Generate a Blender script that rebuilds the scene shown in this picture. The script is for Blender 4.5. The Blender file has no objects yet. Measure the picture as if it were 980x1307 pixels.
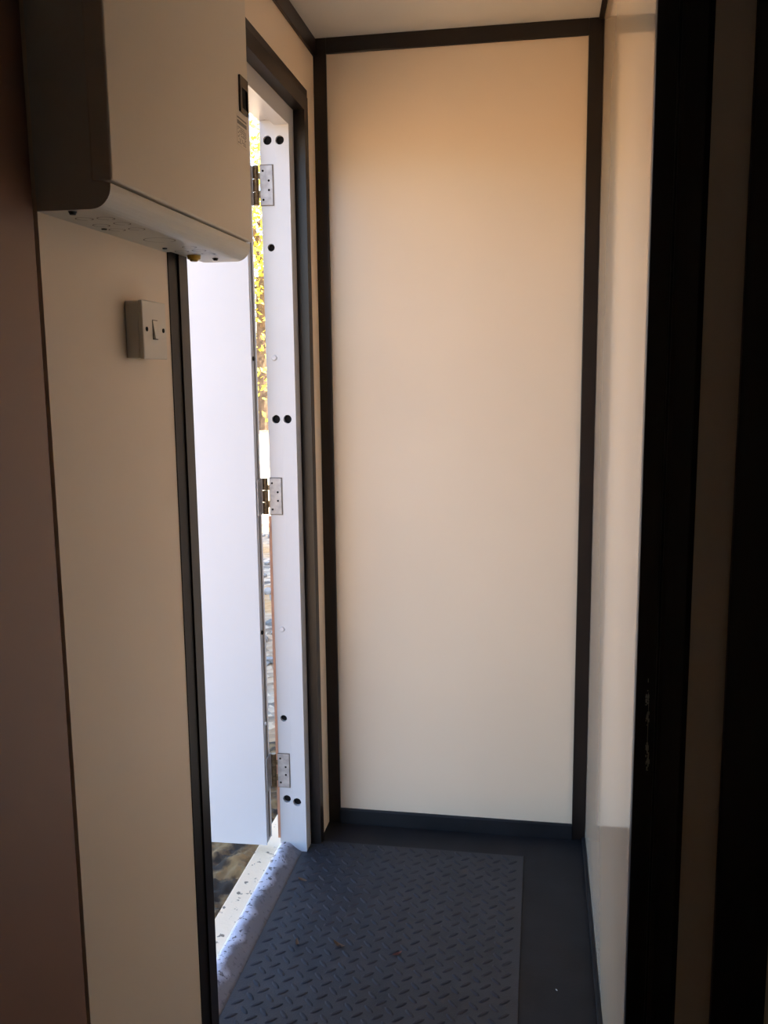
import bpy, bmesh, math, random
from mathutils import Matrix, Vector, noise
random.seed(7)
S = bpy.context.scene
COL = S.collection

# ------------------------------------------------------------------ camera
cam = bpy.data.cameras.new('camera'); co = bpy.data.objects.new('camera', cam); COL.objects.link(co)
RR = Vector((0.985605, 0.168704, -0.011)); UU = Vector((-0.014673, 0.150177, 0.98855)); FF = Vector((-0.168424, 0.974159, -0.15049))
co.matrix_world = Matrix(((RR.x, UU.x, -FF.x, 0), (RR.y, UU.y, -FF.y, 0), (RR.z, UU.z, -FF.z, 1.3255), (0, 0, 0, 1)))
cam.sensor_fit = 'VERTICAL'; cam.sensor_height = 36; cam.sensor_width = 36
cam.lens = 36 * 1159.64 / 1307
cam.clip_start = 0.02; cam.clip_end = 400
S.camera = co

# ------------------------------------------------------------------ sky, sun, exposure
SUN_EL, SUN_AZ = math.radians(51), math.radians(-8)       # sun stands on the +X side, behind the cabin
W = bpy.data.worlds.new('sky'); S.world = W; W.use_nodes = True
nt = W.node_tree; bg = nt.nodes['Background']
sky = nt.nodes.new('ShaderNodeTexSky'); sky.sky_type = 'NISHITA'; sky.sun_disc = False
sky.sun_elevation = SUN_EL; sky.sun_rotation = math.radians(90) - SUN_AZ
sky.air_density = 1.0; sky.dust_density = 1.5
nt.links.new(sky.outputs[0], bg.inputs[0]); bg.inputs[1].default_value = 0.54
sl = bpy.data.lights.new('sun', 'SUN'); so = bpy.data.objects.new('sun', sl); COL.objects.link(so)
sl.energy = 20.0; sl.angle = math.radians(0.55); sl.color = (1.0, 0.83, 0.60)
to_sun = Vector((math.cos(SUN_EL) * math.cos(SUN_AZ), math.cos(SUN_EL) * math.sin(SUN_AZ), math.sin(SUN_EL)))
so.rotation_euler = to_sun.to_track_quat('Z', 'Y').to_euler(); so.location = (8, -2, 9)
S.view_settings.view_transform = 'Standard'; S.view_settings.look = 'None'
S.view_settings.gamma = 1; S.view_settings.use_curve_mapping = False
S.view_settings.exposure = 1.24

# ------------------------------------------------------------------ materials
def mat(name, col, rough=0.5, metal=0.0, var=0.0, vscale=6.0, bump=0.0, bscale=200.0, spec=0.5, coat=0.0, trans=0.0, col2=None, vlo=.35, vhi=.65):
    m = bpy.data.materials.new(name); m.use_nodes = True
    t = m.node_tree; b = t.nodes['Principled BSDF']
    b.inputs['Roughness'].default_value = rough; b.inputs['Metallic'].default_value = metal
    b.inputs['Specular IOR Level'].default_value = spec; b.inputs['Coat Weight'].default_value = coat
    c = (*col, 1)
    b.inputs['Base Color'].default_value = c
    tc = t.nodes.new('ShaderNodeTexCoord')
    if var or col2:
        n = t.nodes.new('ShaderNodeTexNoise'); n.inputs['Scale'].default_value = vscale; n.inputs['Detail'].default_value = 6
        t.links.new(tc.outputs['Object'], n.inputs['Vector'])
        r = t.nodes.new('ShaderNodeValToRGB')
        r.color_ramp.elements[0].position = vlo; r.color_ramp.elements[1].position = vhi
        c2 = col2 or tuple(x * (1 - var) for x in col)
        r.color_ramp.elements[0].color = (*c2, 1); r.color_ramp.elements[1].color = c
        t.links.new(n.outputs['Fac'], r.inputs['Fac']); t.links.new(r.outputs['Color'], b.inputs['Base Color'])
    if bump:
        n2 = t.nodes.new('ShaderNodeTexNoise'); n2.inputs['Scale'].default_value = bscale; n2.inputs['Detail'].default_value = 4
        t.links.new(tc.outputs['Object'], n2.inputs['Vector'])
        bn = t.nodes.new('ShaderNodeBump'); bn.inputs['Strength'].default_value = bump; bn.inputs['Distance'].default_value = 0.002
        t.links.new(n2.outputs['Fac'], bn.inputs['Height']); t.links.new(bn.outputs['Normal'], b.inputs['Normal'])
    if trans:
        tr = t.nodes.new('ShaderNodeBsdfTranslucent'); tr.inputs['Color'].default_value = c
        mx = t.nodes.new('ShaderNodeMixShader'); mx.inputs[0].default_value = trans
        out = t.nodes['Material Output']
        t.links.new(b.outputs[0], mx.inputs[1]); t.links.new(tr.outputs[0], mx.inputs[2]); t.links.new(mx.outputs[0], out.inputs[0])
    return m

M = {}
M['laminate'] = mat('cream_laminate', (0.82, 0.695, 0.55), rough=0.085, var=0.03, vscale=3)
M['laminate_end'] = mat('cream_laminate_satin', (0.82, 0.695, 0.55), rough=0.24, var=0.03, vscale=3)
M['laminate_left'] = mat('cream_laminate_matt', (0.82, 0.695, 0.55), rough=0.45, var=0.03, vscale=3, bump=0.04, bscale=500)
M['laminate_dark'] = mat('brown_beige_laminate', (0.28, 0.155, 0.105), rough=0.45, var=0.04, vscale=4, bump=0.05, bscale=300)
M['ceiling'] = mat('ceiling_white', (0.70, 0.69, 0.65), rough=0.6, var=0.03, vscale=5)
M['trim'] = mat('dark_brown_trim', (0.013, 0.008, 0.007), rough=0.35, var=0.2, vscale=20)
M['architrave'] = mat('dark_brown_gloss', (0.014, 0.010, 0.009), rough=0.36, var=0.15, vscale=14, spec=0.35)
M['floor'] = mat('navy_floor_paint', (0.014, 0.015, 0.019), rough=0.55, var=0.35, vscale=9, bump=0.15, bscale=120, spec=0.22)
M['plate'] = mat('painted_tread_plate', (0.017, 0.019, 0.025), rough=0.5, vscale=14, col2=(0.027, 0.030, 0.038), vlo=.35, vhi=.7, bump=0.35, bscale=260, spec=0.4)
M['lug'] = mat('worn_tread_lug', (0.017, 0.019, 0.025), rough=0.55, vscale=30, col2=(0.026, 0.029, 0.037), bump=0.2, bscale=300, spec=0.25)
M['white_steel'] = mat('white_enamel_steel', (0.52, 0.54, 0.585), rough=0.35, var=0.03, vscale=8)
M['door_white'] = mat('white_door_skin', (0.47, 0.49, 0.53), rough=0.45, var=0.02, vscale=6)
M['box_white'] = mat('box_offwhite_steel', (0.66, 0.60, 0.51), rough=0.38, bump=0.1, bscale=600)
M['box_body'] = mat('box_body_steel', (0.62, 0.61, 0.55), rough=0.4, bump=0.1, bscale=600)
M['zinc'] = mat('zinc_plate', (0.40, 0.40, 0.42), rough=0.5, metal=0.3, var=0.3, vscale=60)
M['brass'] = mat('tarnished_knuckle', (0.22, 0.16, 0.09), rough=0.45, metal=0.6, var=0.5, vscale=120)
M['black'] = mat('black_plastic', (0.012, 0.011, 0.011), rough=0.35)
M['plug'] = mat('dark_plug', (0.006, 0.006, 0.007), rough=0.7, spec=0.1)
M['screw'] = mat('dull_screw', (0.30, 0.29, 0.28), rough=0.4, metal=0.7)
M['groove'] = mat('knockout_groove', (0.16, 0.14, 0.12), rough=0.6)
M['yellow'] = mat('yellow_grommet', (0.62, 0.36, 0.03), rough=0.5)
M['sticker'] = mat('sticker_paper', (0.60, 0.58, 0.52), rough=0.5)
M['ink'] = mat('sticker_ink', (0.16, 0.16, 0.15), rough=0.5)
M['switch'] = mat('switch_plastic', (0.72, 0.68, 0.60), rough=0.35)
M['sill'] = mat('cream_sill', (0.82, 0.66, 0.47), rough=0.65, vscale=55, col2=(0.20, 0.16, 0.12), vlo=.34, vhi=.39, bump=0.4, bscale=80)
M['threshold'] = mat('worn_threshold', (0.40, 0.41, 0.48), rough=0.45, metal=0.2, vscale=70, col2=(0.13, 0.12, 0.13), vlo=.36, vhi=.50, bump=0.8, bscale=90)
M['primer'] = mat('pink_primer', (0.62, 0.33, 0.22), rough=0.6, var=0.2, vscale=30)
M['paint_chip'] = mat('bare_metal_chip', (0.55, 0.52, 0.44), rough=0.4, metal=0.5)
M['soil'] = mat('brown_soil', (0.20, 0.13, 0.065), rough=1.0, vscale=12, spec=0.1, col2=(0.04, 0.032, 0.026), vlo=.42, vhi=.58, bump=1.0, bscale=90)
M['stone'] = mat('grey_stone', (0.30, 0.28, 0.25), rough=0.9, var=0.5, vscale=12)
M['bark'] = mat('bark', (0.13, 0.09, 0.06), rough=0.95, var=0.5, vscale=8, bump=1, bscale=20)
M['leafage'] = mat('yellow_green_leaves', (0.52, 0.45, 0.06), rough=0.6, vscale=1.2, col2=(0.26, 0.30, 0.04), vlo=.4, vhi=.6, trans=0.45)
M['dry_leaf'] = mat('dry_leaf', (0.22, 0.12, 0.06), rough=0.7, var=0.4, vscale=90)
M['dry_leaf_red'] = mat('reddish_dry_leaf', (0.20, 0.06, 0.04), rough=0.6, var=0.4, vscale=90)
M['fleck'] = mat('white_fleck', (0.7, 0.7, 0.68), rough=0.6)

def ground_mat():
    m = bpy.data.materials.new('yard_ground'); m.use_nodes = True
    t = m.node_tree; b = t.nodes['Principled BSDF']; b.inputs['Roughness'].default_value = 0.95
    tc = t.nodes.new('ShaderNodeTexCoord')
    v = t.nodes.new('ShaderNodeTexVoronoi'); v.inputs['Scale'].default_value = 14
    t.links.new(tc.outputs['Object'], v.inputs['Vector'])
    r = t.nodes.new('ShaderNodeValToRGB')
    for e, p_, c in zip(r.color_ramp.elements, (0.05, 0.75), ((0.09, 0.075, 0.06, 1), (0.46, 0.36, 0.25, 1))): e.position = p_; e.color = c
    t.links.new(v.outputs['Color'], r.inputs['Fac'])
    n = t.nodes.new('ShaderNodeTexNoise'); n.inputs['Scale'].default_value = 1.1; n.inputs['Detail'].default_value = 5
    t.links.new(tc.outputs['Object'], n.inputs['Vector'])
    mx = t.nodes.new('ShaderNodeMixRGB'); mx.inputs[2].default_value = (0.42, 0.24, 0.095, 1)
    rr = t.nodes.new('ShaderNodeValToRGB'); rr.color_ramp.elements[0].position = .42; rr.color_ramp.elements[1].position = .6
    t.links.new(n.outputs['Fac'], rr.inputs['Fac']); t.links.new(rr.outputs['Color'], mx.inputs[0]); t.links.new(r.outputs['Color'], mx.inputs[1])
    t.links.new(mx.outputs[0], b.inputs['Base Color'])
    bn = t.nodes.new('ShaderNodeBump'); bn.inputs['Distance'].default_value = .03; bn.inputs['Strength'].default_value = .8
    t.links.new(v.outputs['Distance'], bn.inputs['Height']); t.links.new(bn.outputs['Normal'], b.inputs['Normal'])
    return m
M['ground'] = ground_mat()
def threshold_mat():
    m = mat('worn_threshold', (0.42, 0.44, 0.53), rough=0.45, metal=0.15, bump=0.8, bscale=90)
    t = m.node_tree; b = t.nodes['Principled BSDF']; tc = t.nodes['Texture Coordinate']
    def nz(sc, lo, hi):
        n = t.nodes.new('ShaderNodeTexNoise'); n.inputs['Scale'].default_value = sc; n.inputs['Detail'].default_value = 8
        t.links.new(tc.outputs['Object'], n.inputs['Vector'])
        k = t.nodes.new('ShaderNodeMapRange'); k.inputs[1].default_value = lo; k.inputs[2].default_value = hi
        t.links.new(n.outputs['Fac'], k.inputs[0]); return k.outputs[0]
    def mixc(f, c1, c2):
        x = t.nodes.new('ShaderNodeMixRGB')
        t.links.new(f, x.inputs[0])
        for i_, c in ((1, c1), (2, c2)):
            if isinstance(c, tuple): x.inputs[i_].default_value = (*c, 1)
            else: t.links.new(c, x.inputs[i_])
        return x.outputs[0]
    sep = t.nodes.new('ShaderNodeSeparateXYZ'); t.links.new(tc.outputs['Object'], sep.inputs[0])
    wob = t.nodes.new('ShaderNodeMath'); wob.operation = 'MULTIPLY_ADD'; wob.inputs[1].default_value = .03
    t.links.new(nz(16, .3, .7), wob.inputs[0]); t.links.new(sep.outputs[0], wob.inputs[2])
    foot = t.nodes.new('ShaderNodeMapRange'); foot.inputs[1].default_value = -.672; foot.inputs[2].default_value = -.652
    t.links.new(wob.outputs[0], foot.inputs[0])                       # trodden dirt on the inner slope
    c = mixc(foot.outputs[0], (0.50, 0.52, 0.62), (0.13, 0.125, 0.14))
    c = mixc(nz(95, .575, .64), c, (0.09, 0.085, 0.10))
    t.links.new(c, b.inputs['Base Color'])
    return m
M['threshold'] = threshold_mat()
M['concrete'] = mat('pale_concrete', (0.62, 0.52, 0.38), rough=0.9, var=0.15, vscale=1.5)

# ------------------------------------------------------------------ helpers
def link(name, me, m, parent=None):
    o = bpy.data.objects.new(name, me); COL.objects.link(o)
    if m and not me.materials: me.materials.append(M[m] if isinstance(m, str) else m)
    if parent: o.parent = parent
    return o
def obj(name, bm, m, parent=None, smooth=False):
    bmesh.ops.recalc_face_normals(bm, faces=bm.faces[:])
    me = bpy.data.meshes.new(name); bm.to_mesh(me); bm.free()
    if smooth:
        for p in me.polygons: p.use_smooth = True
    return link(name, me, m, parent)
def add_box(bm, x0, x1, y0, y1, z0, z1, bev=0.0, seg=2):
    t = bmesh.new(); bmesh.ops.create_cube(t, size=1)
    for v in t.verts: v.co = Vector(((x0 + x1) / 2 + v.co.x * (x1 - x0), (y0 + y1) / 2 + v.co.y * (y1 - y0), (z0 + z1) / 2 + v.co.z * (z1 - z0)))
    if bev: bmesh.ops.bevel(t, geom=t.edges[:], offset=bev, segments=seg, profile=.5, affect='EDGES')
    me = bpy.data.meshes.new('t'); t.to_mesh(me); t.free(); bm.from_mesh(me); bpy.data.meshes.remove(me)
    return bm
def box(x0, x1, y0, y1, z0, z1, bev=0.0): return add_box(bmesh.new(), x0, x1, y0, y1, z0, z1, bev)
def add_cyl(bm, c, axis, r, h, n=20, r2=None):
    q = Vector(axis).normalized().to_track_quat('Z', 'Y').to_matrix().to_4x4()
    bmesh.ops.create_cone(bm, cap_ends=True, segments=n, radius1=r, radius2=r if r2 is None else r2, depth=h, matrix=Matrix.Translation(c) @ q)
    return bm
def cyl(c, axis, r, h, n=20, r2=None): return add_cyl(bmesh.new(), c, axis, r, h, n, r2)
def extrude_profile(pts, axis, a0, a1, bev=0.0):
    """closed 2-D profile swept straight along an axis: 'Y' pts are (x,z), 'Z' pts are (x,y)"""
    bm = bmesh.new()
    def P(p, a): return (p[0], a, p[1]) if axis == 'Y' else (p[0], p[1], a) if axis == 'Z' else (a, p[0], p[1])
    A = [bm.verts.new(P(p, a0)) for p in pts]; B = [bm.verts.new(P(p, a1)) for p in pts]
    n = len(pts)
    for i in range(n): bm.faces.new((A[i], A[(i + 1) % n], B[(i + 1) % n], B[i]))
    bm.faces.new(A[::-1]); bm.faces.new(B)
    return bm
def tag(o, label, cat, group=None, kind=None):
    o['label'] = label; o['category'] = cat
    if group: o['group'] = group
    if kind: o['kind'] = kind
    return o
def struct(name, bm, m, label, cat, smooth=False): return tag(obj(name, bm, m, smooth=smooth), label, cat, kind='structure')
def empty(name, loc, label, cat, kind=None, rz=0.0):
    o = bpy.data.objects.new(name, None); COL.objects.link(o); o.location = loc; o.rotation_euler = (0, 0, rz); o.empty_display_size = .05
    return tag(o, label, cat, kind=kind)
def place(o, parent):          # child built in world coordinates under a moved parent
    o.parent = parent; bpy.context.view_layer.update(); o.matrix_parent_inverse = parent.matrix_world.inverted(); return o

# ------------------------------------------------------------------ key dimensions (metres)
XL, XR, D, H = -0.607, 0.143, 2.494, 2.20
YP = 1.06                                  # partition plane between the room and the lobby
OY0, OY1, OZ = 1.515, 2.345, 1.985         # dark-lined door opening in the left wall
FY0, FY1, FZ = 1.560, 2.300, 1.940         # clear opening of the white steel frame
XO = -0.705                                # outer face of the left wall
GZ = -0.25                                 # yard level

# ------------------------------------------------------------------ room shell
struct('floor', box(-0.64, .70, -.55, 2.60, -0.10, 0.0), 'floor', 'dark navy painted floor of the cabin', 'floor')
struct('ceiling', box(-0.80, .75, -.6, 2.65, H, H + .12), 'ceiling', 'off white ceiling above the lobby', 'ceiling')
bm = bmesh.new()
add_box(bm, XO, XL, YP, OY0 - .0105, -.05, H); add_box(bm, XO, XL, OY1 + .0105, D + .06, -.05, H); add_box(bm, XO, XL, OY0 - .0105, OY1 + .0105, OZ + .0105, H)
struct('wall_left', bm, 'laminate_left', 'cream laminate side wall with the doorway cut in it', 'wall')
struct('wall_left_near', box(XO, -.662, -.55, YP, -.05, H), 'laminate', 'cream wall strip hidden behind the brown inner door', 'wall')
struct('wall_back', box(XL, XR + .05, D, D + .06, -.05, H), 'laminate_end', 'cream laminate end wall panel framed in dark trim', 'wall')
struct('wall_right', box(XR, XR + .05, YP + .05, D, -.05, H), 'laminate', 'glossy cream side wall opposite the outside door', 'wall')
bm = bmesh.new()
add_box(bm, XR, .65, YP, YP + .05, -.05, H); add_box(bm, XL, XR, YP, YP + .05, 2.08, H)
struct('wall_partition', bm, 'laminate', 'shadowed cream partition beside the dark inner doorway', 'wall')
struct('wall_right_room', box(.62, .68, -.55, 2.60, -.05, H), 'laminate', 'unlit cream wall of the near room', 'wall')
struct('wall_front', box(-.72, .68, -.6, -.55, -.05, H), 'laminate', 'cream wall of the near room behind the viewer', 'wall')

struct('wall_outer', box(XO, 1.9, D + .062, 12.0, -.10, H + .12), 'door_white', 'unseen white cabin wall past the door, added for its shadow', 'wall')  # rest of the cabin, added out of view to cast the yard shadow
# trims round the end wall
struct('trim_1', box(XL, XL + .035, D - .008, D, 0, H, .0015), 'trim', 'dark brown upright trim in the left corner of end wall', 'trim')
struct('trim_2', box(XR - .038, XR, D - .008, D, 0, H, .0015), 'trim', 'dark brown upright trim in the right corner of end wall', 'trim')
struct('trim_3', box(XL + .035, XR - .038, D - .008, D, H - .04, H, .0015), 'trim', 'dark brown trim along the top of end wall', 'trim')
struct('trim_4', box(XL, XL + .008, YP + .05, D - .008, H - .045, H, .0015), 'trim', 'dark brown ceiling trim along the door wall', 'trim')
struct('trim_5', box(XR - .014, XR, YP + .05, D - .008, H - .006, H, .001), 'trim', 'thin dark ceiling trim along the glossy wall', 'trim')
struct('baseboard_back', extrude_profile([(D, 0), (D - .012, 0), (D - .012, .006), (D - .009, .040), (D - .006, .044), (D, .044)], 'X', XL + .035, XR - .038), 'floor', 'low navy painted skirting under the end wall', 'baseboard')
struct('baseboard_right', box(XR - .010, XR, YP + .10, D - .012, 0, .012, .002), 'floor', 'thin navy skirting bead under the glossy wall', 'baseboard')

# ------------------------------------------------------------------ dark architrave and lining of the outside door
ar = empty('door_architrave', (XL, OY0, 0), 'dark brown glossy architrave round the outside doorway', 'door frame', 'structure')
def mitred(prof, A, B):                # prof = (x, outward offset); A, B map it to the two ends of the run
    bm = bmesh.new(); n = len(prof)
    a = [bm.verts.new(A(x, o)) for x, o in prof]; b = [bm.verts.new(B(x, o)) for x, o in prof]
    for i in range(n): bm.faces.new((a[i], a[(i + 1) % n], b[(i + 1) % n], b[i]))
    bm.faces.new(a[::-1]); bm.faces.new(b)
    return bm
APROF = [(XL, .063), (XL + .0015, .063), (XL + .0065, .036), (XL + .0095, .036), (XL + .0095, 0), (XL - .020, 0), (XL - .020, .010), (XL, .010)]
place(obj('jamb_lining', mitred(APROF, lambda x, o: (x, OY0 - o, 0), lambda x, o: (x, OY0 - o, OZ + o)), 'architrave'), ar)
place(obj('jamb_lining', mitred(APROF, lambda x, o: (x, OY1 + o, 0), lambda x, o: (x, OY1 + o, OZ + o)), 'architrave'), ar)
place(obj('head_lining', mitred(APROF, lambda x, o: (x, OY0 - o, OZ + o), lambda x, o: (x, OY1 + o, OZ + o)), 'architrave'), ar)

# ------------------------------------------------------------------ white steel frame with bolt holes and hinges
fr = empty('door_frame', (XL - .02, FY1, 0), 'white steel door frame with bolt holes and hinges', 'door frame', 'structure')
XF = XL - .0205
holes = [(-.683, 1.905, .011), (-.651, 1.904, .011), (-.681, 1.211, .011), (-.650, 1.211, .011), (-.681, .157, .011), (-.652, .150, .0115), (-.681, 1.645, .0092), (-.684, .392, .0092)]
jm = obj('jamb', extrude_profile([(XF, FY1), (XF, OY1 - .0005), (XO + .002, OY1 - .0005), (XO + .002, FY1 + .001), (-.664, FY1 + .001), (-.6635, FY1)], 'Z', 0, OZ), 'white_steel')
cb = bmesh.new()
for x, z, r in holes: add_cyl(cb, (x, FY1, z), (0, 1, 0), r, .03, 28)
cutter = obj('cutter', cb, 'plug')
md = jm.modifiers.new('b', 'BOOLEAN'); md.object = cutter; md.operation = 'DIFFERENCE'; md.solver = 'EXACT'
bpy.context.view_layer.update()
nm = bpy.data.meshes.new_from_object(jm.evaluated_get(bpy.context.evaluated_depsgraph_get()))
jm.modifiers.clear(); jm.data = nm; nm.name = 'jamb'
cme = cutter.data; bpy.data.objects.remove(cutter); bpy.data.meshes.remove(cme)
place(jm, fr)
place(obj('jamb', box(XO + .002, XF, OY0 + .0005, FY0, 0, OZ), 'white_steel'), fr)
place(obj('head', extrude_profile([(XF, FZ), (XF, OZ - .0005), (XO + .002, OZ - .0005), (XO + .002, FZ + .012), (-.672, FZ + .012), (-.664, FZ)], 'Y', FY0, FY1), 'white_steel'), fr)
for x, z, r in holes:
    place(obj('bolt_hole', cyl((x, FY1 + .0125, z), (0, 1, 0), r * .995, .004, 28), 'plug'), fr)['label'] = 'dark round bolt hole'
for x, z, r in ((-.681, 1.369, .0075), (-.681, .645, .0075)):
    place(obj('button', cyl((x, FY1 - .001, z), (0, -1, 0), r, .003, 20, r * .7), 'white_steel'), fr)
place(obj('primer_strip', box(XO - .004, XO + .003, FY1 - .0005, FY1 + .004, .04, .955), 'primer'), fr)['label'] = 'bare pinkish primer edge'

HX, HY = -.7155, 2.311                      # hinge pin axis
def hinge(zc, broken):
    h = bpy.data.objects.new('hinge', None); COL.objects.link(h); h.empty_display_size = .03
    h.location = (HX, HY, zc); place(h, fr); h['label'] = 'zinc butt hinge between frame and leaf'
    z0, z1 = zc - .048, zc + .048
    def sub(n, b, m): o = obj(n, b, m); return place(o, h)
    ret = bmesh.new()                       # dark rebate line round the plate
    add_box(ret, -.705, -.6695, FY1 - .0006, FY1 + .001, z0 - .002, z1 + .002)
    sub('rebate', ret, 'groove')
    pl = bmesh.new(); add_box(pl, -.704, -.6715, FY1 - .0022, FY1, z0, z1, .0006)
    sub('frame_plate', pl, 'zinc')
    for dx, dz in ((-.0245, .035), (-.0095, .011), (-.0095, -.012), (-.0245, -.035)):
        sub('screw', cyl((-.672 + dx, FY1 - .0026, zc + dz), (0, -1, 0), .0032, .0016, 12, .002), 'plug')
    for i, (a, b) in enumerate(((-.048, -.017), (-.015, .015), (.017, .048))):
        sub('knuckle', cyl((HX, HY - .012, zc + (a + b) / 2), (0, 0, 1), .0075, b - a, 14), 'brass')
    sub('frame_tab', box(HX, -.7035, FY1 - .002, FY1 + .0005, zc + .016, zc + .030), 'brass')
    sub('frame_tab', box(HX, -.7035, FY1 - .002, FY1 + .0005, zc - .030, zc - .012), 'brass')
    return h
for zc, b in ((1.797, 0), (1.008, 1), (.241, 0)): hinge(zc, b)

# ------------------------------------------------------------------ outside door leaf, standing open about 80 degrees
ANG = math.radians(2)
dr = empty('door_1', (-.7265, 2.306, .045), 'white outside door leaf standing open beyond the doorway', 'door', 'structure', rz=ANG)
LW, LT, LZ = .78, .052, 1.925
def leaf_obj(n, b, m, lab=None, smooth=False):
    o = obj(n, b, m, dr, smooth)
    if lab: o['label'] = lab
    return o
# local frame: -x runs outwards along the leaf, -y is the inner face
leaf_obj('leaf_core', box(-LW, -.002, -LT + .002, -.002, 0, LZ, .001), 'door_white')
leaf_obj('inner_skin', box(-LW, -.003, -LT - .001, -LT + .0025, -.004, LZ), 'door_white')
leaf_obj('outer_skin', box(-LW, -.003, -.003, .0005, -.004, LZ), 'door_white')
leaf_obj('edge_shade_strip', box(-.003, 0, -LT * .62, -LT * .42, .01, LZ - .01), 'groove', 'dark strip along the hinge edge, painted as groove shade')  # flat dark strip; the shade of a channel is put into its colour
for zc in (1.797, 1.008, .241):
    z = zc - .045
    leaf_obj('leaf_plate', box(-.001, .0018, -LT + .004, -.002, z - .048, z + .048, .0005), 'zinc', 'zinc hinge plate on the leaf edge')
for z, m in ((1.322, 'plug'), (.60, 'plug'), (.345, 'white_steel')):
    leaf_obj('edge_bolt', cyl((.001, -LT + .008, z), (1, 0, 0), .006, .004, 14, .0045), m)

# ------------------------------------------------------------------ threshold and sill
bm = bmesh.new()
prof = [(-.7055, -.02), (-.7055, .021), (-.703, .0255), (-.696, .0275), (-.684, .0275), (-.674, .0245), (-.662, .0165), (-.650, .008), (-.6415, .004), (-.6415, -.02)]
NY = 160; rows = []
for i in range(NY + 1):
    y = OY0 + (OY1 - OY0) * i / NY
    rows.append([bm.verts.new((x + (.0022 * noise.noise((x * 40, y * 14, 1)) if 1 < k < 8 else 0), y, z + (.0028 * noise.noise((x * 60, y * 34, 5)) if 1 < k < 8 else 0))) for k, (x, z) in enumerate(prof)])
for i in range(NY):
    for k in range(len(prof)):
        k2 = (k + 1) % len(prof)
        bm.faces.new((rows[i][k], rows[i][k2], rows[i + 1][k2], rows[i + 1][k]))
bm.faces.new(rows[0][::-1]); bm.faces.new(rows[-1])
struct('threshold', bm, 'threshold', 'scuffed silvery blue threshold ridge at the outside doorway', 'threshold', smooth=True)
struct('door_sill', box(-.768, -.706, 1.30, 2.56, -.09, .012, .003), 'sill', 'cream painted sill strip outside the threshold, dirt specked', 'sill')

# ------------------------------------------------------------------ tread plate
PX0, PX1, PY0, PY1 = -.641, -.029, 1.14, 2.366
tp = empty('tread_plate', ((PX0 + PX1) / 2, (PY0 + PY1) / 2, 0), 'dark navy diamond tread plate lying on the lobby floor', 'floor plate')
place(obj('plate', box(PX0, PX1, PY0, PY1, 0.0002, .0042, .0006), 'plate'), tp)
def lug_bm():
    bm = bmesh.new(); N = 12; L, Wd, hh = .0165, .0056, .0024
    base = [bm.verts.new((L * math.copysign(abs(math.cos(a)) ** .85, math.cos(a)), Wd * math.sin(a), -.0004)) for a in (2 * math.pi * i / N for i in range(N))]
    top = [bm.verts.new((v.co.x * .62, v.co.y * .42, hh)) for v in base]
    for i in range(N): bm.faces.new((base[i], base[(i + 1) % N], top[(i + 1) % N], top[i]))
    bm.faces.new(top)
    return bm
lm = bpy.data.meshes.new('lug'); b_ = lug_bm(); bmesh.ops.recalc_face_normals(b_, faces=b_.faces[:]); b_.to_mesh(lm); b_.free(); lm.materials.append(M['lug'])
for p_ in lm.polygons: p_.use_smooth = len(p_.vertices) == 4
PIT = .0432; spots = []
j = 0; y = PY0 + .02
while y < PY1 - .012:
    i = 0; x = PX0 + .022
    while x < PX1 - .008:
        spots.append((x, y, math.radians(42)))
        if x + PIT / 2 < PX1 - .012 and y + PIT / 2 < PY1 - .012: spots.append((x + PIT / 2, y + PIT / 2, math.radians(-48)))
        x += PIT
    y += PIT
seen = sorted([s for s in spots if s[1] > 1.60], key=lambda s: s[1])
near = [s for s in seen if s[0] > -0.66][:300]
rest = [s for s in spots if s not in near]
bpy.context.view_layer.update()
inv = tp.matrix_world.inverted()
for x, y, a in near:
    o = bpy.data.objects.new('lug', lm); COL.objects.link(o); o.parent = tp
    o.location = inv @ Vector((x, y, .0042)); o.rotation_euler = (0, 0, a)
bm = bmesh.new()
for x, y, a in rest:
    n0 = len(bm.verts); bm.from_mesh(lm); bm.verts.ensure_lookup_table()
    mt = Matrix.Translation((x, y, .0042)) @ Matrix.Rotation(a, 4, 'Z')
    for v in bm.verts[n0:]: v.co = mt @ v.co
o = place(obj('lug_field', bm, 'lug', smooth=False), tp); o['kind'] = 'stuff'

# ------------------------------------------------------------------ electrical box on the left wall
XB, BY0, BY1, BZ0, BZ1 = -.506, 1.0565, 1.597, 1.525, 2.07
XK = XL + .0105
eb = empty('fuse_box', (XK, (BY0 + BY1) / 2, BZ0), 'off white steel electrical box hung high on the door wall', 'fuse box')
R_ = .026
pts = [(XK, BZ1), (XK, BZ0), (XB - .004 - R_, BZ0)] + [(XB - .004 - R_ + R_ * math.sin(a), BZ0 + R_ - R_ * math.cos(a)) for a in (math.pi / 2 * i / 8 for i in range(1, 9))] + [(XB - .004, BZ0 + .029), (XB - .012, BZ0 + .031), (XB - .012, BZ1)]
bb = place(obj('body', extrude_profile(pts, 'Y', BY0 + .003, BY1 - .003), 'box_body'), eb)
for poly in bb.data.polygons: poly.use_smooth = False
place(obj('back_plate', box(XL, XK + .001, BY0 + .003, 1.445, BZ0, BZ1 - .004), 'box_body'), eb)
cv = bmesh.new(); add_box(cv, XB - .027, XB, BY0, BY1, BZ0 + .032, BZ1 + .004, .003, 3)
cvo = place(obj('cover', cv, 'box_white'), eb); cvo['label'] = 'flat front cover'
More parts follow.
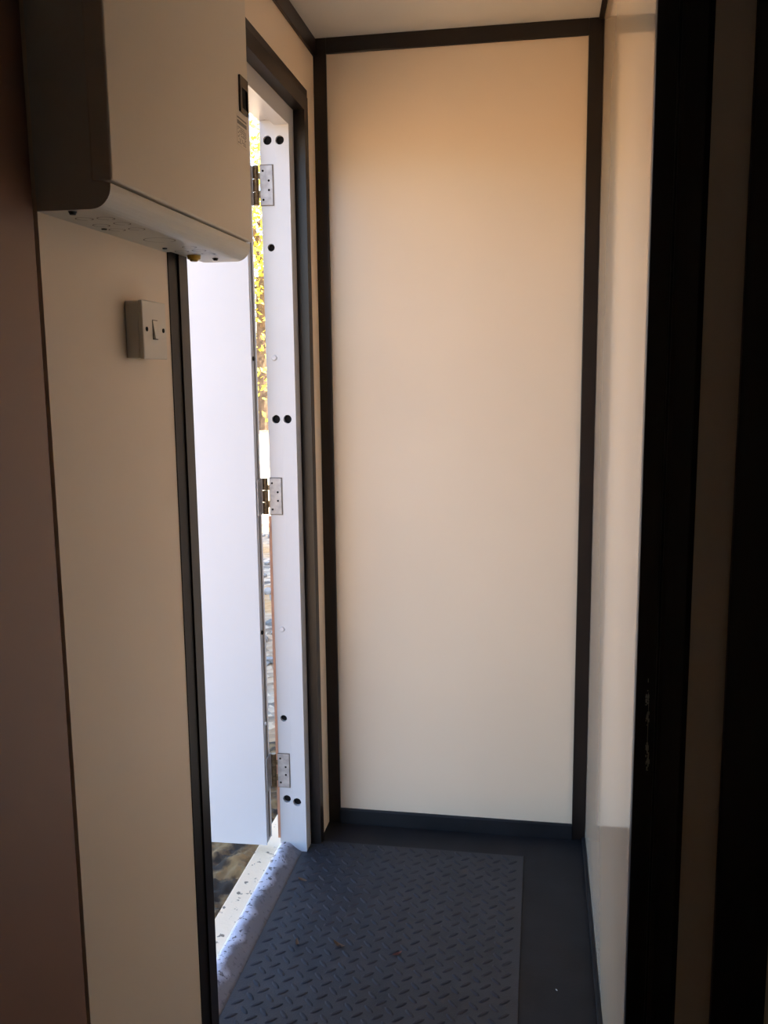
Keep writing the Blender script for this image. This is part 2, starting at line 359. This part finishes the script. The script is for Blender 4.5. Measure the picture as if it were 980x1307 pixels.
# latch : black frame with a recessed finger pull
ly0, ly1, lz0, lz1 = 1.545, 1.587, 1.764, 1.822
bm = bmesh.new()
for a in ((ly0, ly1, lz1 - .018, lz1), (ly0, ly1, lz0, lz0 + .007), (ly0, ly0 + .008, lz0 + .007, lz1 - .018), (ly1 - .004, ly1, lz0 + .007, lz1 - .018)):
    add_box(bm, XB - .001, XB + .0035, *a[:2], *a[2:])
lo = place(obj('latch', bm, 'black'), eb); lo['label'] = 'black finger latch'
place(obj('latch_recess', box(XB - .0005, XB + .0008, ly0 + .007, ly1 - .003, lz0 + .006, lz1 - .017), 'plug'), lo)
# sticker below the latch
st = place(obj('sticker', box(XB, XB + .0004, 1.530, 1.582, 1.708, 1.757), 'box_white'), eb); st['label'] = 'small printed sticker under the latch'
bm = bmesh.new()
add_box(bm, XB + .0004, XB + .0007, 1.532, 1.580, 1.751, 1.7535)
add_box(bm, XB + .0004, XB + .0007, 1.532, 1.580, 1.742, 1.748)
place(obj('sticker_band', bm, 'ink'), st)
bm = bmesh.new()
for r in range(9):
    y = 1.534
    while y < 1.574:
        w = random.uniform(.002, .007)
        if random.random() < .62: add_box(bm, XB + .0004, XB + .0007, y, min(y + w, 1.579), 1.7365 - r * .0031, 1.7378 - r * .0031)
        y += w + .0025
o = place(obj('sticker_print', bm, 'ink'), st); o['kind'] = 'stuff'
def ring(x, y, r, w=.0016):
    bm = bmesh.new(); N = 26
    for i in range(N):
        a, b = 2 * math.pi * i / N, 2 * math.pi * (i + 1) / N
        if 0.18 < (i / N) < .24: continue
        q = [bm.verts.new((x + rr * math.cos(t), y + rr * math.sin(t), BZ0 - .0003)) for rr, t in ((r, a), (r + w, a), (r + w, b), (r, b))]
        bm.faces.new(q)
    bmesh.ops.solidify(bm, geom=bm.faces[:], thickness=.0003)
    return bm
for x, y, r in ((-.577, 1.120, .010), (-.549, 1.123, .010), (-.580, 1.172, .010), (-.547, 1.165, .010), (-.577, 1.212, .010), (-.548, 1.211, .010), (-.560, 1.315, .022), (-.576, 1.440, .010), (-.546, 1.397, .010), (-.546, 1.438, .010), (-.546, 1.480, .010)):
    place(obj('knockout', ring(x, y, r), 'groove'), eb)
g = bmesh.new(); add_cyl(g, (-.578, 1.497, BZ0 - .003), (0, 0, -1), .0115, .006, 24, .0105); add_cyl(g, (-.578, 1.497, BZ0 - .0075), (0, 0, -1), .0085, .004, 24, .006)
place(obj('grommet', g, 'yellow'), eb)['label'] = 'yellow cable grommet'
for x, y in ((-.556, 1.540), (-.566, 1.070), (-.590, 1.200), (-.588, 1.400)):
    g = bmesh.new(); big = y > 1.5 or y < 1.1
    add_cyl(g, (x, y, BZ0 - (.002 if big else .0008)), (0, 0, -1), .0055 if big else .004, .004 if big else .0016, 14, .0035)
    place(obj('screw', g, 'black'), eb)

# ------------------------------------------------------------------ light switch
SY0, SY1, SZ0, SZ1 = 1.284, 1.370, 1.351, 1.437
sw = empty('light_switch', (XL, (SY0 + SY1) / 2, (SZ0 + SZ1) / 2), 'white plastic rocker light switch on a surface box', 'light switch')
place(obj('back_box', box(XL, XL + .021, SY0 + .0008, SY1 - .0008, SZ0 + .0008, SZ1 - .0008, .002), 'switch'), sw)
place(obj('face_plate', box(XL + .021, XL + .028, SY0, SY1, SZ0, SZ1, .0016), 'switch'), sw)
cyy, czz = (SY0 + SY1) / 2, (SZ0 + SZ1) / 2 + .001
XS = XL + .028
rk = extrude_profile([(XS - .001, czz - .0135), (XS + .0042, czz - .0135), (XS + .0008, czz + .0135), (XS - .001, czz + .0135)], 'Y', cyy - .008, cyy + .008)
place(obj('rocker', rk, 'switch'), sw)
place(obj('rocker_gap', box(XS - .0004, XS + .0005, cyy - .0092, cyy + .0092, czz - .0147, czz + .0147), 'groove'), sw)
for s in (-1, 1):
    so_ = place(obj('screw', cyl((XS + .0004, cyy + s * .0302, czz), (1, 0, 0), .0034, .0014, 14), 'plug'), sw)

# ------------------------------------------------------------------ inner doorway: brown leaf on the left, dark frame on the right
d2 = empty('door_2', (-.628, .27, 0), 'brown beige inner door leaf standing open at the left edge', 'door', 'structure')
place(obj('leaf', box(-.648, -.608, .27, 1.0525, .006, 2.03, .001), 'laminate_dark'), d2)
f2 = empty('inner_door_frame', (.128, YP, 0), 'black brown inner door frame jutting from the glossy wall', 'door frame', 'structure')
place(obj('jamb', box(.1145, XR - .0005, YP - .004, YP + .014, 0, 2.08, .0015), 'trim'), f2)
place(obj('stop_bead', box(.1365, .1395, YP - .009, YP - .004, 0, 2.08, .001), 'architrave'), f2)
place(obj('architrave', extrude_profile([(.1395, YP), (.1395, YP - .010), (.144, YP - .012), (.166, YP - .010), (.173, YP - .004), (.173, YP)], 'Z', 0, 2.12), 'trim'), f2)
place(obj('head', box(XL, .1145, YP, YP + .10, 2.03, 2.08, .0015), 'trim'), f2)
bm = bmesh.new()
for k in range(46):
    z = random.choice((random.uniform(.915, .966), random.uniform(.85, .915), random.uniform(.855, .885))); w = random.uniform(.0006, .0022)
    x = .1275 + (.965 - z) * .028 + random.uniform(-.0016, .0016)
    add_box(bm, x - w / 2, x + w / 2, YP - .0046, YP - .0038, z, z + random.uniform(.001, .006))
add_box(bm, .1292, .1299, YP - .0046, YP - .0038, .885, .945); add_box(bm, .1305, .1318, YP - .0046, YP - .0038, .862, .880)
place(obj('paint_chips', bm, 'paint_chip'), f2)['label'] = 'chipped paint showing bare metal at latch height'
struct('trim_6', box(.214, .275, YP - .012, YP, 0, H, .0015), 'trim', 'black brown upright trim at the far right edge', 'trim')

# ------------------------------------------------------------------ dry leaves and a fleck on the floor
def dry_leaf(x, y, z, L, rz, m, label, curl=.25):
    bm = bmesh.new(); N = 8; top = []
    for i in range(N + 1):
        t = i / N; w = L * .16 * math.sin(math.pi * min(1, t * .92 + .05)) ** .8
        u = (t - .5) * L; zz = L * curl * (abs(t - .5) * 2) ** 2
        top.append([bm.verts.new((u, s * w, zz + abs(s) * w * .5 + .0006)) for s in (-1, 0, 1)])
    for i in range(N):
        for k in range(2): bm.faces.new((top[i][k], top[i + 1][k], top[i + 1][k + 1], top[i][k + 1]))
    bmesh.ops.solidify(bm, geom=bm.faces[:], thickness=.0004)
    o = obj('dry_leaf', bm, m, smooth=True); o.location = (x, y, z); o.rotation_euler = (0, 0, rz)
    return tag(o, label, 'leaf', 'dry leaves on the tread plate')
dry_leaf(-.445, 1.897, .0047, .034, math.radians(-28), 'dry_leaf', 'brown dry leaf in the middle of the tread plate, longest of the leaves')
dry_leaf(-.307, 1.887, .0047, .026, math.radians(42), 'dry_leaf_red', 'reddish dry leaf right of the longest brown leaf on plate', .15)
dry_leaf(-.545, 1.890, .0047, .024, math.radians(-70), 'dry_leaf', 'short curled tan leaf near the threshold on the tread plate', .3)
dry_leaf(-.602, 2.155, .0047, .030, math.radians(-25), 'dry_leaf', 'faint brown leaf furthest back, beside the threshold', .12)
bm = bmesh.new(); bmesh.ops.create_icosphere(bm, subdivisions=1, radius=.0026)
for v in bm.verts: v.co.x *= .6; v.co.z *= .35; v.co.y *= 1.5
fk = tag(obj('paper_fleck', bm, 'fleck'), 'tiny white fleck on the bare floor beside the plate', 'debris'); fk.location = (.052, 1.826, .001); fk.rotation_euler = (0, 0, .6)

# ------------------------------------------------------------------ yard outside
bm = bmesh.new(); bmesh.ops.create_grid(bm, x_segments=2, y_segments=2, size=90)
for v in bm.verts: v.co.z = GZ - .06
struct('ground', bm, 'ground', 'stony brown yard ground outside the cabin', 'ground')
NXs, NYs = 180, 300
sx0, sx1, sy0, sy1 = -2.2, -.80, 1.2, 3.8
bm = bmesh.new(); vs = []
for a in range(NXs + 1):
    r = []
    for b in range(NYs + 1):
        x, y = sx0 + (sx1 - sx0) * a / NXs, sy0 + (sy1 - sy0) * b / NYs
        e = min(1, min(x - sx0, y - sy0, sy1 - y) / .35)
        h = .05 * noise.noise((x * 3, y * 3, 0)) + .035 * abs(noise.noise((x * 9, y * 9, 3))) + .024 * abs(noise.noise((x * 17, y * 17, 7))) + .012 * noise.noise((x * 38, y * 38, 4)) + .008 * noise.noise((x * 75, y * 75, 9))
        r.append(bm.verts.new((x, y, GZ - .07 + e * (.075 + h))))
    vs.append(r)
for a in range(NXs):
    for b in range(NYs): bm.faces.new((vs[a][b], vs[a + 1][b], vs[a + 1][b + 1], vs[a][b + 1]))
tag(obj('soil', bm, 'soil', smooth=True), 'loose churned brown soil just outside the door sill', 'soil', kind='stuff')
bm = bmesh.new()
for k in range(420):
    d = random.uniform(4.4, 10); x = -d * .313 + random.uniform(-.9, .9) * (.5 + d * .1); y = d
    if x > -.85: continue
    r = random.uniform(.018, .06); n0 = len(bm.verts)
    bmesh.ops.create_icosphere(bm, subdivisions=1, radius=r, matrix=Matrix.Translation((x, y, GZ - .05)) @ Matrix.Rotation(random.random() * 6, 4, 'Z') @ Matrix.Diagonal((1, .75, .6, 1)))
    bm.verts.ensure_lookup_table()
    for v in bm.verts[n0:]: v.co += Vector((random.uniform(-1, 1), random.uniform(-1, 1), random.uniform(-1, 1))) * r * .16
tag(obj('stones', bm, 'stone'), 'scattered grey stones on the yard ground', 'stones', kind='stuff')
struct('yard_slab', box(-45, 12, 9.4, 24, GZ - .08, GZ - .02), 'concrete', 'pale concrete yard beyond the stony ground', 'pavement')
# trees: the gap tree shows, the rest are added out of view for the light
def tree_meshes(seed):
    rnd = random.Random(seed)
    tb = bmesh.new(); add_cyl(tb, (0, 0, 2.2), (0, 0, 1), .24, 4.6, 12, .13)
    for k in range(9):
        a = k * 2.4; z = 2.0 + k * .5; v = Vector((math.cos(a), math.sin(a), .75)).normalized(); L = 2.6
        add_cyl(tb, Vector((0, 0, z)) + v * L / 2, v, .09, L, 8, .03)
    lb = bmesh.new()
    cl = [(Vector((rnd.uniform(-2.4, 2.4), rnd.uniform(-2.4, 2.4), rnd.uniform(1.6, 9.0))), rnd.uniform(.9, 1.7)) for _ in range(26)] + [(Vector((0, 0, z)), 1.7) for z in (3.5, 5.5, 7.5)]
    for c, r in cl:
        for _ in range(260):
            d = Vector((rnd.gauss(0, 1), rnd.gauss(0, 1), rnd.gauss(0, 1))).normalized() * r * rnd.random() ** .4
            p0 = c + d; s = rnd.uniform(.07, .15)
            u = Vector((rnd.gauss(0, 1), rnd.gauss(0, 1), rnd.gauss(0, 1))).normalized(); w = u.orthogonal().normalized()
            q = [lb.verts.new(p0 + u * s * .9), lb.verts.new(p0 + w * s * .5), lb.verts.new(p0 - u * s * .9), lb.verts.new(p0 - w * s * .5)]
            lb.faces.new(q)
    def fin(n, b, m):
        me = bpy.data.meshes.new(n); b.to_mesh(me); b.free(); me.materials.append(M[m]); return me
    return fin('trunk', tb, 'bark'), fin('foliage', lb, 'leafage')
tms = [tree_meshes(3), tree_meshes(11)]
tspots = [(-8.2, 26.5, 1.0, .3), (-17.2, 27.0, .95, 1.7), (.9, 27.5, 1.0, 2.9), (-26.5, 25.0, 1.0, 4.0), (-31, 16.0, 1.0, 5.0), (-32, 6.5, 1.0, .9), (-31.5, -3.2, 1.0, 2.2)]
tlab = ['yellow green sunlit tree seen through the gap at the hinges', 'unseen added yellow green tree left of the gap tree', 'unseen added yellow green tree right of the gap tree', 'unseen added tall yellow green tree second left of the gap tree', 'unseen added yellow green tree at the bend of the tree row', 'unseen added yellow green tree far out past the row bend', 'unseen added yellow green tree facing the outside door, last of the row']
for i, ((x, y, s, rz), lb) in enumerate(zip(tspots, tlab)):
    e = empty('tree', (x, y, GZ - .07), lb, 'tree', rz=rz); e['group'] = 'yellow green trees round the yard'; e.scale = (s, s, s)
    tm = tms[i % 2]
    for n, me in zip(('trunk', 'foliage'), tm):
        o = bpy.data.objects.new(n, me); COL.objects.link(o); o.parent = e
        if n == 'foliage': o['kind'] = 'stuff'
